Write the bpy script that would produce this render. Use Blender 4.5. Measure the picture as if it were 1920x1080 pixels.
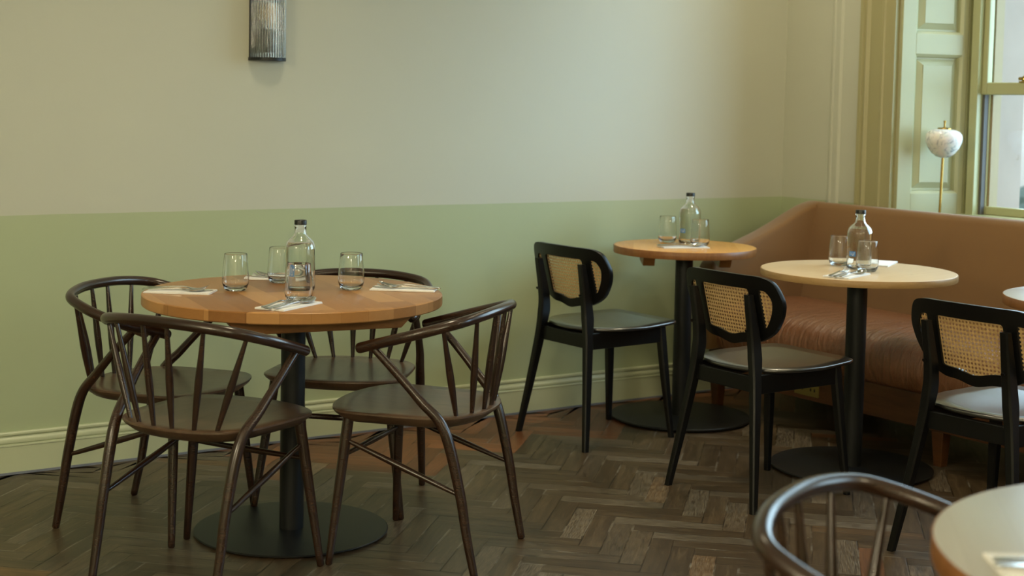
import bpy, bmesh, math, random
from mathutils import Vector, Matrix
D = bpy.data
for o in list(D.objects): D.objects.remove(o)
SC = bpy.context.scene
COL = SC.collection
PI = math.pi

# ------------------------------------------------------------------ camera
# room frame: corner of the two walls at the origin, back wall y=0, window wall x=0, floor z=0
F_PX, PITCH, ROLL, YAW = 2789.4, 0.0670, 0.0206, 0.58971
CAM_LOC = Vector((-5.124, -5.292, 1.350))
cam_d = D.cameras.new('camera'); cam = D.objects.new('camera', cam_d); COL.objects.link(cam)
fw = Vector((0, math.cos(PITCH), -math.sin(PITCH))); up0 = Vector((0, math.sin(PITCH), math.cos(PITCH))); rt0 = Vector((1, 0, 0))
rt = rt0*math.cos(ROLL) + up0*math.sin(ROLL); up = up0*math.cos(ROLL) - rt0*math.sin(ROLL)
Rz = Matrix.Rotation(-YAW, 3, 'Z')
rt, up, fw = Rz @ rt, Rz @ up, Rz @ fw
M = Matrix(((rt.x, up.x, -fw.x), (rt.y, up.y, -fw.y), (rt.z, up.z, -fw.z))).to_4x4()
cam.matrix_world = Matrix.Translation(CAM_LOC) @ M
cam_d.sensor_width = 36.0; cam_d.sensor_fit = 'HORIZONTAL'
cam_d.lens = F_PX/1920*36.0
cam_d.shift_y = -161.9/1920
cam_d.clip_start = 0.05
cam_d.dof.use_dof = True; cam_d.dof.focus_distance = 4.6; cam_d.dof.aperture_fstop = 3.6
SC.camera = cam

# ------------------------------------------------------------------ world, sky light, exposure
w = D.worlds.new('sky'); SC.world = w; w.use_nodes = True
bg = w.node_tree.nodes['Background']
bg.inputs[0].default_value = (0.60, 0.85, 1.0, 1); bg.inputs[1].default_value = 6.8
SC.view_settings.view_transform = 'Standard'; SC.view_settings.look = 'None'
SC.view_settings.gamma = 1.0; SC.view_settings.use_curve_mapping = False
SC.view_settings.exposure = 0.0

sd = D.lights.new('bright_cloud', 'SUN'); so = D.objects.new('bright_cloud', sd); COL.objects.link(so)
sd.energy = 0.65; sd.angle = math.radians(18); sd.color = (0.25, 0.64, 1.0)
ld = Vector((-1.0, 0.86, -0.45)).normalized()
so.rotation_euler = ld.to_track_quat('-Z', 'Y').to_euler()
so.location = (4, -4, 3)

WARM = (1.0, 0.86, 0.58)
# added fill spots in the ceiling, out of view: (x, y, watts)
FILL_SPOTS = [(-.55, -.72, 62), (-.85, -1.95, 52), (-3.0, -1.5, 84), (-2.4, -3.2, 12)]
for lx, ly, e in FILL_SPOTS:
    l = D.lights.new('fill_spot_lamp', 'SPOT'); l.energy = e; l.color = WARM; l.spot_size = math.radians(115); l.spot_blend = 1.0; l.shadow_soft_size = .12
    o = D.objects.new('fill_spot_lamp', l); COL.objects.link(o); o.location = (lx, ly, 3.12)
# added warm fill lamps, unseen behind the viewer: (x, y, z, watts)
FILL_GLOBES = [(-5.9, -6.5, 1.95, 180), (-1.7, -5.3, 2.0, 58), (-6.6, -3.4, 2.0, 160)]
for lx, ly, lz, e in FILL_GLOBES:
    l = D.lights.new('fill_point_lamp', 'POINT'); l.energy = e; l.color = WARM; l.shadow_soft_size = .20
    o = D.objects.new('fill_point_lamp', l); COL.objects.link(o); o.location = (lx, ly, lz)

# ------------------------------------------------------------------ helpers
def tag(o, label=None, cat=None, group=None, kind=None):
    if label: o['label'] = label
    if cat: o['category'] = cat
    if group: o['group'] = group
    if kind: o['kind'] = kind
    return o
def empty(name, loc=(0, 0, 0), rz=0.0):
    o = D.objects.new(name, None); COL.objects.link(o); o.location = loc; o.rotation_euler = (0, 0, rz); o.empty_display_size = .05
    return o
def link_mesh(name, verts, faces, m, parent=None, smooth=True, auto=40):
    me = D.meshes.new(name); me.from_pydata([tuple(v) for v in verts], [], faces); me.update()
    bm = bmesh.new(); bm.from_mesh(me); bmesh.ops.recalc_face_normals(bm, faces=bm.faces)
    if smooth:
        ca = math.radians(auto)
        for f in bm.faces: f.smooth = True
        for e in bm.edges:
            if len(e.link_faces) == 2 and e.calc_face_angle(0) > ca: e.smooth = False
    bm.to_mesh(me); bm.free()
    if m: me.materials.append(m)
    o = D.objects.new(name, me); COL.objects.link(o)
    if parent: o.parent = parent
    return o
def struct(name, verts, faces, m, smooth=False):
    return tag(link_mesh(name, verts, faces, m, None, smooth), kind='structure')
class MB:
    """collects shapes into one mesh"""
    def __init__(s): s.v = []; s.f = []
    def add(s, v, f):
        n = len(s.v); s.v += [Vector(p) for p in v]; s.f += [tuple(i+n for i in q) for q in f]; return s
    def box(s, a, b):
        x0, y0, z0 = a; x1, y1, z1 = b
        return s.add([(x0,y0,z0),(x1,y0,z0),(x1,y1,z0),(x0,y1,z0),(x0,y0,z1),(x1,y0,z1),(x1,y1,z1),(x0,y1,z1)],
                     [(0,3,2,1),(4,5,6,7),(0,1,5,4),(1,2,6,5),(2,3,7,6),(3,0,4,7)])
    def lathe(s, prof, n=32, c=(0, 0, 0), a0=0.0, a1=2*PI):
        full = abs(a1-a0-2*PI) < 1e-6; m = n if full else n+1
        v = []
        for (r, z) in prof:
            for i in range(m):
                t = a0+(a1-a0)*i/n; v.append((c[0]+r*math.cos(t), c[1]+r*math.sin(t), c[2]+z))
        f = []
        for j in range(len(prof)-1):
            for i in range(n):
                k = (i+1) % m; f.append((j*m+i, j*m+k, (j+1)*m+k, (j+1)*m+i))
        if full:
            if prof[0][0] > 1e-6: f.append(tuple(range(m-1, -1, -1)))
            if prof[-1][0] > 1e-6: f.append(tuple((len(prof)-1)*m+i for i in range(m)))
        return s.add(v, f)
    def tube(s, path, rad, n=14, flat=1.0, cap=True, upv=None):
        """path: list of points, rad: list of radii; flat scales along upv"""
        P = [Vector(p) for p in path]; N = len(P); ring = []
        prev = None
        for i, p in enumerate(P):
            t = (P[min(i+1, N-1)]-P[max(i-1, 0)]).normalized()
            if upv is not None: a = Vector(upv)
            elif prev is None: a = Vector((0, 0, 1)) if abs(t.z) < .9 else Vector((0, 1, 0))
            else: a = prev
            b = t.cross(a).normalized(); a2 = b.cross(t).normalized(); prev = a2
            r = rad[i] if isinstance(rad, (list, tuple)) else rad
            ring.append([p + (b*math.cos(2*PI*k/n) + a2*math.sin(2*PI*k/n)*flat)*r for k in range(n)])
        v = [q for R in ring for q in R]; f = []
        for i in range(N-1):
            for k in range(n):
                k2 = (k+1) % n; f.append((i*n+k, i*n+k2, (i+1)*n+k2, (i+1)*n+k))
        if cap: f.append(tuple(range(n-1, -1, -1))); f.append(tuple((N-1)*n+k for k in range(n)))
        return s.add(v, f)
    def loft(s, rings, cap=True):
        n = len(rings[0]); v = [q for R in rings for q in R]; f = []
        for i in range(len(rings)-1):
            for k in range(n):
                k2 = (k+1) % n; f.append((i*n+k, i*n+k2, (i+1)*n+k2, (i+1)*n+k))
        if cap: f.append(tuple(range(n-1, -1, -1))); f.append(tuple((len(rings)-1)*n+k for k in range(n)))
        return s.add(v, f)
    def build(s, name, m, parent=None, smooth=True, auto=40):
        return link_mesh(name, s.v, s.f, m, parent, smooth, auto)
def spline(P, n=10, closed=False):
    P = [Vector(p) for p in P]; out = []
    N = len(P)
    if closed: Q = [P[-1]]+P+[P[0], P[1]]
    else: Q = [P[0]*2-P[1]]+P+[P[-1]*2-P[-2]]
    for i in range(1, len(Q)-2):
        a, b, c, d = Q[i-1], Q[i], Q[i+1], Q[i+2]
        for k in range(n):
            t = k/n
            out.append(.5*((2*b)+(c-a)*t+(2*a-5*b+4*c-d)*t*t+(3*b-a-3*c+d)*t**3))
    if not closed: out.append(P[-1])
    return out
def interp(t, keys):
    for (a, va), (b, vb) in zip(keys, keys[1:]):
        if t <= b: return va+(vb-va)*(t-a)/(b-a) if b > a else vb
    return keys[-1][1]
def tube_keys(mb, path, keys, n=14, **k):
    L = [0.0]
    for a, b in zip(path, path[1:]): L.append(L[-1]+(Vector(b)-Vector(a)).length)
    return mb.tube(path, [interp(l/L[-1], keys) for l in L], n, **k)
def bevel(o, w, seg=2, ang=40):
    m = o.modifiers.new('bevel', 'BEVEL'); m.width = w; m.segments = seg; m.limit_method = 'ANGLE'; m.angle_limit = math.radians(ang); m.harden_normals = False
    return o
def copy_tree(o, parent=None):
    c = o.copy(); COL.objects.link(c)
    if parent: c.parent = parent
    for ch in list(o.children): copy_tree(ch, c)
    return c

# ------------------------------------------------------------------ materials
class NT:
    def __init__(s, name):
        s.m = D.materials.new(name); s.m.use_nodes = True; s.t = s.m.node_tree; s.n = s.t.nodes; s.b = s.n['Principled BSDF']
    def new(s, typ, **k):
        x = s.n.new(typ)
        for a, v in k.items(): setattr(x, a, v)
        return x
    def link(s, a, b): s.t.links.new(a, b)
    def coord(s, kind='Object', scale=(1, 1, 1), rot=(0, 0, 0)):
        tc = s.new('ShaderNodeTexCoord'); mp = s.new('ShaderNodeMapping')
        mp.inputs['Scale'].default_value = scale; mp.inputs['Rotation'].default_value = rot
        s.link(tc.outputs[kind], mp.inputs[0]); return mp.outputs[0]
    def noise(s, vec, scale=5, detail=4, rough=.55, dist=0.0):
        x = s.new('ShaderNodeTexNoise'); x.inputs['Scale'].default_value = scale; x.inputs['Detail'].default_value = detail
        x.inputs['Roughness'].default_value = rough; x.inputs['Distortion'].default_value = dist
        if vec is not None: s.link(vec, x.inputs['Vector'])
        return x.outputs['Fac']
    def ramp(s, fac, stops, interp='LINEAR'):
        x = s.new('ShaderNodeValToRGB'); x.color_ramp.interpolation = interp; e = x.color_ramp.elements
        while len(e) < len(stops): e.new(.5)
        for el, (p, c) in zip(e, stops): el.position = p; el.color = (*c, 1) if len(c) == 3 else c
        s.link(fac, x.inputs[0]); return x.outputs[0]
    def math(s, op, a, b=None, c=None, clamp=False):
        x = s.new('ShaderNodeMath', operation=op); x.use_clamp = clamp
        for i, v in enumerate((a, b, c)):
            if v is None: continue
            if isinstance(v, (int, float)): x.inputs[i].default_value = v
            else: s.link(v, x.inputs[i])
        return x.outputs[0]
    def mix(s, fac, a, b, mode='MIX'):
        x = s.new('ShaderNodeMix', data_type='RGBA', blend_type=mode)
        for i, v in ((0, fac), (6, a), (7, b)):
            if isinstance(v, (int, float)): x.inputs[i].default_value = v
            elif isinstance(v, tuple): x.inputs[i].default_value = (*v, 1) if len(v) == 3 else v
            else: s.link(v, x.inputs[i])
        return x.outputs[2]
    def bump(s, h, strength=.2, dist=.01):
        x = s.new('ShaderNodeBump'); x.inputs['Strength'].default_value = strength; x.inputs['Distance'].default_value = dist
        s.link(h, x.inputs['Height']); s.link(x.outputs[0], s.b.inputs['Normal'])
    def set(s, **k):
        names = dict(col='Base Color', rough='Roughness', metal='Metallic', spec='Specular IOR Level', trans='Transmission Weight', ior='IOR', coat='Coat Weight', coatr='Coat Roughness', coati='Coat IOR', emit='Emission Color', estr='Emission Strength', alpha='Alpha', sheen='Sheen Weight', sss='Subsurface Weight')
        for a, v in k.items():
            i = s.b.inputs[names[a]]
            if isinstance(v, tuple): i.default_value = (*v, 1) if len(v) == 3 else v
            elif isinstance(v, (int, float)): i.default_value = v
            else: s.link(v, i)
        return s.m
def srgb(r, g, b):
    f = lambda c: c/12.92 if c <= .04045 else ((c+.055)/1.055)**2.4
    return (f(r/255), f(g/255), f(b/255))
def simple(name, col, rough=.5, **k):
    t = NT(name); v = t.coord('Object')
    n = t.noise(v, 35, 3)
    c = t.mix(n, tuple(x*.93 for x in col), tuple(min(1, x*1.07) for x in col))
    return t.set(col=c, rough=rough, **k)
def wood(name, dark, light, scale=(1, 1, 1), rough=.4, grain=60, coord='Object', rot=(0, 0, 0), bump=.05, **k):
    t = NT(name); v = t.coord(coord, scale, rot)
    big = t.noise(v, 3.0, 3, .5, .6); fine = t.noise(v, grain, 5, .6, .3)
    f = t.math('ADD', t.math('MULTIPLY', big, .6), t.math('MULTIPLY', fine, .4))
    c = t.ramp(f, [(.32, dark), (.68, light)])
    t.bump(fine, bump, .002)
    return t.set(col=c, rough=rough, **k)
MT = {}
def m_paint(name, col, rough=.55, var=.05):
    t = NT(name); v = t.coord('Object')
    a = t.noise(v, 1.3, 5, .6); b = t.noise(v, 220, 2)
    c = t.mix(a, tuple(x*(1-var) for x in col), tuple(min(1, x*(1+var)) for x in col))
    t.bump(b, .06, .001)
    return t.set(col=c, rough=rough)
CREAM = (.54, .55, .455); GREEN = (.425, .485, .30)
MT['cream'] = m_paint('cream_wall_paint', CREAM, .5)
MT['trim_green_lit'] = m_paint('pale_green_gloss_lit', (.47, .48, .30), .32, .03)  # shutter copy of the trim paint, lightened for the light on it
MT['sash_green_half_lit'] = m_paint('pale_green_gloss_half_lit', (.42, .43, .24), .32, .03)  # same trim paint in a middle tone, for the half-lit window
MT['arch_green_shaded'] = m_paint('pale_green_gloss_shaded', (.38, .35, .18), .32, .03)  # same trim paint darkened: the architraves' shade put into the colour
MT['base_green'] = m_paint('sage_green_satin_paint', (.52, .56, .375), .33, .04)
def two_tone():
    t = NT('two_tone_wall_paint'); v = t.coord('Object')
    sep = t.new('ShaderNodeSeparateXYZ'); t.link(v, sep.inputs[0])
    wob = t.math('MULTIPLY', t.math('SUBTRACT', t.noise(v, 2.2, 3), .5), .006)
    fac = t.math('GREATER_THAN', t.math('ADD', sep.outputs[2], wob), .9165)
    a = t.noise(v, 1.1, 5, .6); b = t.noise(v, 180, 2)
    scuff = t.noise(t.coord('Object', (9, 9, 22)), 1.0, 6, .7)
    gr = t.mix(a, tuple(x*.95 for x in GREEN), tuple(x*1.05 for x in GREEN))
    gr = t.mix(t.ramp(scuff, [(.70, (0, 0, 0)), (.78, (.5, .5, .5))]), gr, tuple(x*.8 for x in GREEN))
    cr = t.mix(a, tuple(x*.96 for x in CREAM), tuple(x*1.04 for x in CREAM))
    t.bump(t.math('ADD', b, t.math('MULTIPLY', a, 6.0)), .05, .002)
    return t.set(col=t.mix(fac, gr, cr), rough=.42)
MT['two_tone'] = two_tone()
MT['ceiling'] = m_paint('white_ceiling_paint', (.72, .70, .64), .8)
MT['grey_strip'] = simple('grey_sealant', (.20, .22, .27), .5)
def floor_mat():
    t = NT('worn_herringbone_oak')
    uv = t.new('ShaderNodeUVMap'); uv.uv_map = 'UVMap'
    at = t.new('ShaderNodeAttribute'); at.attribute_name = 'plank'
    sc = t.new('ShaderNodeSeparateColor'); t.link(at.outputs['Color'], sc.inputs[0])
    rnd, red, rnd2 = sc.outputs[0], sc.outputs[1], sc.outputs[2]
    off = t.new('ShaderNodeCombineXYZ'); t.link(t.math('MULTIPLY', rnd, 37.0), off.inputs[0]); t.link(t.math('MULTIPLY', rnd2, 53.0), off.inputs[1])
    mp = t.new('ShaderNodeVectorMath', operation='MULTIPLY_ADD'); t.link(uv.outputs[0], mp.inputs[0]); mp.inputs[1].default_value = (2.2, 22, 1); t.link(off.outputs[0], mp.inputs[2])
    g1 = t.noise(mp.outputs[0], 1.6, 5, .6, 1.2)
    mp2 = t.new('ShaderNodeVectorMath', operation='MULTIPLY_ADD'); t.link(uv.outputs[0], mp2.inputs[0]); mp2.inputs[1].default_value = (14, 170, 1); t.link(off.outputs[0], mp2.inputs[2])
    g2 = t.noise(mp2.outputs[0], 1.5, 4, .65)
    grain = t.math('ADD', t.math('MULTIPLY', g1, .55), t.math('MULTIPLY', g2, .45))
    brown = t.ramp(grain, [(.30, (.022, .0135, .007)), (.50, (.070, .046, .025)), (.72, (.145, .105, .064))])
    tone = t.ramp(rnd, [(0, (.76, .74, .72)), (.35, (.92, .91, .88)), (.75, (1.04, 1.03, .98)), (.94, (1.18, 1.18, 1.18)), (1, (1.75, 1.40, .92))])
    brown = t.mix(1.0, brown, tone, 'MULTIPLY')
    redc = t.ramp(grain, [(.30, (.075, .025, .009)), (.52, (.19, .070, .026)), (.75, (.28, .115, .050))])
    redc = t.mix(1.0, redc, t.ramp(rnd, [(0, (.6, .6, .6)), (1, (1.35, 1.35, 1.35))]), 'MULTIPLY')
    col = t.mix(red, brown, redc)
    ob = t.coord('Object')
    # pale scuffed grain on some planks
    wear = t.math('ADD', t.math('MULTIPLY', t.noise(ob, 1.6, 3, .5), .55), t.math('MULTIPLY', rnd2, .45))
    wearm = t.math('MULTIPLY', t.ramp(wear, [(.50, (0, 0, 0)), (.72, (1, 1, 1))]), t.ramp(g2, [(.40, (0, 0, 0)), (.64, (1, 1, 1))]))
    wearm = t.math('MULTIPLY', wearm, t.math('SUBTRACT', 1.0, t.math('MULTIPLY', red, .85)))
    col = t.mix(t.math('MULTIPLY', wearm, .55), col, (.30, .27, .215))
    su = t.new('ShaderNodeSeparateXYZ'); t.link(uv.outputs[0], su.inputs[0])
    ev = t.math('SUBTRACT', .5, t.math('ABSOLUTE', t.math('SUBTRACT', t.math('DIVIDE', su.outputs[1], .07), .5)))
    eu = t.math('SUBTRACT', .5, t.math('ABSOLUTE', t.math('SUBTRACT', t.math('DIVIDE', su.outputs[0], .35), .5)))
    ed = t.math('MINIMUM', t.math('MULTIPLY', ev, .07), t.math('MULTIPLY', eu, .35))
    edge = t.ramp(ed, [(0.0, (1, 1, 1)), (.0022, (0, 0, 0))])
    jn = t.noise(ob, 6.0, 4, .6)
    col = t.mix(t.math('MULTIPLY', edge, t.ramp(jn, [(.52, (0, 0, 0)), (.62, (.6, .6, .6))])), col, (.36, .34, .29))
    col = t.mix(t.math('MULTIPLY', edge, t.ramp(jn, [(.40, (.9, .9, .9)), (.50, (0, 0, 0))])), col, (.02, .014, .008))
    bits = t.ramp(t.noise(ob, 46, 2), [(.770, (0, 0, 0)), (.785, (1, 1, 1))])
    col = t.mix(t.math('MULTIPLY', bits, .7), col, (.6, .56, .45))
    rough = t.math('ADD', .30, t.math('MULTIPLY', t.math('ADD', wearm, t.math('MULTIPLY', g2, .6)), .22))
    t.bump(t.math('SUBTRACT', t.math('MULTIPLY', grain, .5), edge), .25, .0015)
    return t.set(col=col, rough=rough, spec=.45)
MT['floor'] = floor_mat()
MT['walnut'] = wood('dark_walnut_stain', (.016, .0068, .0034), (.043, .0185, .0092), (1, 1, 6), .27, 40, spec=.5, coat=.25, coatr=.18, bump=.008)
MT['walnut_seat'] = wood('dark_walnut_seat', (.064, .036, .020), (.138, .083, .049), (9, 1.2, 1), .30, 28, spec=.5)
MT['black_wood'] = simple('black_stained_wood', (.0045, .0045, .0045), .36, spec=.32)
MT['black_seat'] = simple('black_plywood_seat', (.012, .0115, .0105), .27, spec=.8, coat=1.0, coatr=.28, coati=1.7)
MT['black_metal'] = simple('black_powder_coat', (.009, .0094, .0098), .42, spec=.36)
MT['black_plastic'] = simple('black_plastic_cap', (.006, .006, .006), .35)
def butcher(name, a, b, c, sx=.085, sy=.42, rough=.33, spec=.3, contrast=.75, **kw):
    # glued staves along local x: each stave piece gets its own tone and grain
    t = NT(name); v = t.coord('Object')
    sp = t.new('ShaderNodeSeparateXYZ'); t.link(v, sp.inputs[0])
    row = t.math('FLOOR', t.math('DIVIDE', sp.outputs[1], sx))
    wn = t.new('ShaderNodeTexWhiteNoise', noise_dimensions='1D'); t.link(t.math('ADD', row, .37), wn.inputs['W'])
    px = t.math('DIVIDE', t.math('ADD', sp.outputs[0], t.math('MULTIPLY', wn.outputs['Value'], sy)), sy)
    colm = t.math('FLOOR', px)
    cv = t.new('ShaderNodeCombineXYZ'); t.link(row, cv.inputs[0]); t.link(colm, cv.inputs[1])
    w2 = t.new('ShaderNodeTexWhiteNoise', noise_dimensions='2D'); t.link(cv.outputs[0], w2.inputs['Vector'])
    fac = w2.outputs['Value']
    gv = t.new('ShaderNodeVectorMath', operation='MULTIPLY'); t.link(v, gv.inputs[0]); gv.inputs[1].default_value = (3.5, 42, 42)
    cm = t.new('ShaderNodeCombineXYZ'); t.link(t.math('MULTIPLY', fac, 31.0), cm.inputs[0]); t.link(t.math('MULTIPLY', fac, 17.0), cm.inputs[2])
    of = t.new('ShaderNodeVectorMath', operation='ADD'); t.link(gv.outputs[0], of.inputs[0]); t.link(cm.outputs[0], of.inputs[1])
    g = t.noise(of.outputs[0], 1.2, 5, .6, .8)
    f = t.math('ADD', t.math('MULTIPLY', fac, contrast), t.math('MULTIPLY', g, 1-contrast))
    col = t.ramp(f, [(.10, a), (.5, b), (.92, c)])
    ry = t.math('FRACT', t.math('DIVIDE', sp.outputs[1], sx)); rx = t.math('FRACT', px)
    joint = t.math('MAXIMUM', t.math('LESS_THAN', t.math('MULTIPLY', ry, sx), .0009), t.math('LESS_THAN', t.math('MULTIPLY', rx, sy), .0009))
    col = t.mix(t.math('MULTIPLY', joint, .35), col, tuple(x*.3 for x in a))
    kn = t.ramp(t.noise(v, 9, 2), [(.73, (0, 0, 0)), (.78, (1, 1, 1))])
    col = t.mix(t.math('MULTIPLY', kn, .6), col, tuple(x*.35 for x in a))
    t.bump(g, .04, .001)
    return t.set(col=col, rough=rough, spec=spec, **kw)
MT['butcher'] = butcher('oiled_oak_staves', (.23, .096, .028), (.38, .178, .058), (.50, .262, .098), rough=.33)
MT['butcher_glare'] = butcher('glare_whitened_staves', (.46, .44, .41), (.52, .505, .48), (.57, .56, .54), rough=.30, contrast=.3, coat=1.0, coatr=.28, coati=2.1)  # wood top whitened: window glare put into the base colour
MT['cherry_glare'] = butcher('glare_whitened_small_top', (.46, .44, .41), (.52, .505, .48), (.57, .56, .54), rough=.30, contrast=.3, coat=1.0, coatr=.28, coati=2.1)  # small top whitened the same way to imitate glare
MT['cherry'] = butcher('orange_stained_oak', (.58, .25, .055), (.70, .34, .085), (.80, .43, .125), .11, .8, .25, .4, .4)
MT['pale_oak'] = butcher('pale_oak_veneer', (.61, .45, .275), (.69, .53, .345), (.75, .60, .41), .4, 2.0, .35, .35, .2)
MT['oak_edge_shaded'] = wood('oak_edge_band_shaded', (.34, .20, .075), (.46, .29, .125), (3, 3, 20), .4, 30)  # oak edge, darkened so the rim's shade is in the colour
MT['batten'] = wood('orange_oak_batten', (.20, .085, .024), (.33, .15, .045), (2, 12, 12), .4, 20)
MT['sofa_rail'] = wood('red_brown_sofa_rail', (.052, .018, .006), (.11, .042, .014), (10, 1.2, 10), .35, 14)
def fabric():
    t = NT('tan_upholstery_fabric'); v = t.coord('Object')
    a = t.noise(v, 2.0, 4); b = t.noise(t.coord('Object', (500, 500, 500)), 1.0, 2)
    c = t.mix(t.math('ADD', t.math('MULTIPLY', a, .6), t.math('MULTIPLY', b, .4)), (.165, .078, .021), (.245, .122, .035))
    t.bump(b, .15, .001)
    return t.set(col=c, rough=.75, sheen=.35)
MT['fabric'] = fabric()
def leather():
    t = NT('reddish_brown_leather'); v = t.coord('Object')
    a = t.noise(v, 3.5, 6, .6); fine = t.noise(v, 120, 4); wr = t.noise(t.coord('Object', (2, 9, 2), (0, 0, .5)), 3.0, 4, .5, 1.2)
    c = t.mix(a, (.155, .063, .028), (.275, .117, .057))
    t.bump(t.math('ADD', t.math('MULTIPLY', wr, 8.0), fine), 0.45, .006)
    return t.set(col=c, rough=.36, spec=.6, coat=.3, coatr=.3)
MT['leather'] = leather()
def cane():
    t = NT('woven_cane_webbing'); uv = t.new('ShaderNodeUVMap'); uv.uv_map = 'UVMap'
    s = t.new('ShaderNodeVectorMath', operation='SCALE'); t.link(uv.outputs[0], s.inputs[0]); s.inputs['Scale'].default_value = 1/.0125
    fr = t.new('ShaderNodeVectorMath', operation='FRACTION'); t.link(s.outputs[0], fr.inputs[0])
    sp = t.new('ShaderNodeSeparateXYZ'); t.link(fr.outputs[0], sp.inputs[0])
    ax = t.math('ABSOLUTE', t.math('SUBTRACT', sp.outputs[0], .5)); ay = t.math('ABSOLUTE', t.math('SUBTRACT', sp.outputs[1], .5))
    hole = t.math('MAXIMUM', t.math('MAXIMUM', ax, ay), t.math('MULTIPLY', t.math('ADD', ax, ay), .72))
    bx = t.math('SUBTRACT', .5, ax); by = t.math('SUBTRACT', .5, ay)
    small = t.math('MAXIMUM', bx, by)       # tiny gap where the pairs cross
    solid = t.math('MULTIPLY', t.math('GREATER_THAN', hole, .285), t.math('GREATER_THAN', small, .045))
    g1 = t.math('LESS_THAN', t.math('ABSOLUTE', t.math('SUBTRACT', hole, .40)), .03)
    n = t.noise(s.outputs[0], 1.7, 3)
    c = t.ramp(n, [(.3, (.46, .29, .12)), (.7, (.74, .53, .27))])
    c = t.mix(t.math('MULTIPLY', g1, .55), c, (.24, .13, .045))
    t.set(col=c, rough=.42)
    tr = t.new('ShaderNodeBsdfTransparent'); mx = t.new('ShaderNodeMixShader'); out = t.n['Material Output']
    t.link(solid, mx.inputs[0]); t.link(tr.outputs[0], mx.inputs[1]); t.link(t.b.outputs[0], mx.inputs[2]); t.link(mx.outputs[0], out.inputs[0])
    return t.m
MT['cane'] = cane()
def glass(name, col=(1, 1, 1), ior=1.5, rough=0.0):
    t = NT(name); v = t.coord('Object'); n = t.noise(v, 8, 2)
    return t.set(col=col, trans=1.0, ior=ior, rough=rough, spec=.5)
MT['glass'] = glass('clear_glass', (.985, .995, .99), 1.48)
MT['water'] = glass('water', (.99, 1, 1), 1.333)
def pane():
    t = NT('window_pane_glass'); out = t.n['Material Output']; lw = t.new('ShaderNodeLayerWeight'); lw.inputs[0].default_value = .5; fr = t.math('ADD', t.math('MULTIPLY', t.math('POWER', lw.outputs['Facing'], 5.0), .6), .03)
    tr = t.new('ShaderNodeBsdfTransparent'); gl = t.new('ShaderNodeBsdfGlossy'); gl.inputs['Roughness'].default_value = .02
    mx = t.new('ShaderNodeMixShader'); t.link(fr, mx.inputs[0]); t.link(tr.outputs[0], mx.inputs[1]); t.link(gl.outputs[0], mx.inputs[2]); t.link(mx.outputs[0], out.inputs[0])
    return t.m
MT['pane'] = pane()
def steel(name, col, rough):
    t = NT(name); n = t.noise(t.coord('Object'), 60, 3)
    return t.set(col=col, metal=1.0, rough=t.math('ADD', rough, t.math('MULTIPLY', n, .08)))
MT['steel'] = steel('polished_steel', (.60, .60, .58), .10)
MT['brass'] = steel('polished_brass', (.42, .28, .08), .22)
MT['old_brass'] = steel('tarnished_brass_plate', (.42, .33, .12), .32)
MT['napkin'] = simple('white_paper_napkin', (.90, .90, .90), .8)
MT['label_blue'] = simple('blue_print', (.05, .22, .62), .4)
MT['label_white'] = simple('white_print', (.9, .92, .95), .4)
MT['dark_hole'] = simple('dark_socket_hole', (.004, .004, .004), .6)
def alabaster():
    t = NT('veined_alabaster_glass'); v = t.coord('Object'); n = t.noise(v, 22, 5, .65, 1.5)
    c = t.ramp(n, [(.36, (.36, .43, .50)), (.47, (.82, .85, .86)), (.7, (.93, .94, .93))])
    return t.set(col=c, rough=.18, sss=.3)
MT['alabaster'] = alabaster()
def stone():
    t = NT('weathered_pale_stone'); v = t.coord('Object'); n = t.noise(v, 3, 6, .65); sp = t.noise(v, 14, 3)
    c = t.mix(n, (.26, .205, .165), (.36, .295, .245))
    c = t.mix(t.ramp(sp, [(.70, (0, 0, 0)), (.76, (.8, .8, .8))]), c, (.15, .10, .045))
    return t.set(col=c, rough=.9)
MT['stone'] = stone()
MT['beige_paint'] = simple('flaking_beige_paint', (.30, .235, .13), .7)
MT['lead_grey'] = simple('grey_draught_seal', (.10, .10, .10), .6)
MT['pavement'] = simple('grey_paving', (.30, .30, .29), .9)
MT['hedge'] = simple('dark_green_hedge', (.014, .022, .012), .9)
def bulb():
    t = NT('warm_lamp_glass'); n = t.noise(t.coord('Object'), 20, 2)
    return t.set(col=(.30, .22, .13), rough=.1, emit=(1.0, .62, .28), estr=.05)
MT['bulb'] = bulb()
MT['frosted'] = simple('frosted_lamp_tube', (.75, .73, .66), .3)
def globe():
    t = NT('fill_lamp_opal_globe'); n = t.noise(t.coord('Object'), 9, 2)
    return t.set(col=(.8, .75, .65), rough=.3, emit=(1.0, .82, .5), estr=6.0)
MT['globe'] = globe()
def ribbed():
    t = NT('ribbed_clear_glass'); v = t.coord('Object'); n = t.noise(v, 9, 2)
    return t.set(col=(.84, .86, .82), trans=1.0, ior=1.5, rough=.0)
MT['ribbed'] = ribbed()
MT['cherry_edge_shaded'] = wood('red_brown_oak_edge_shaded', (.20, .075, .020), (.31, .13, .036), (14, 14, 3), .4, 18)  # red-brown edge wood with the rim's shade put into the colour
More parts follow.
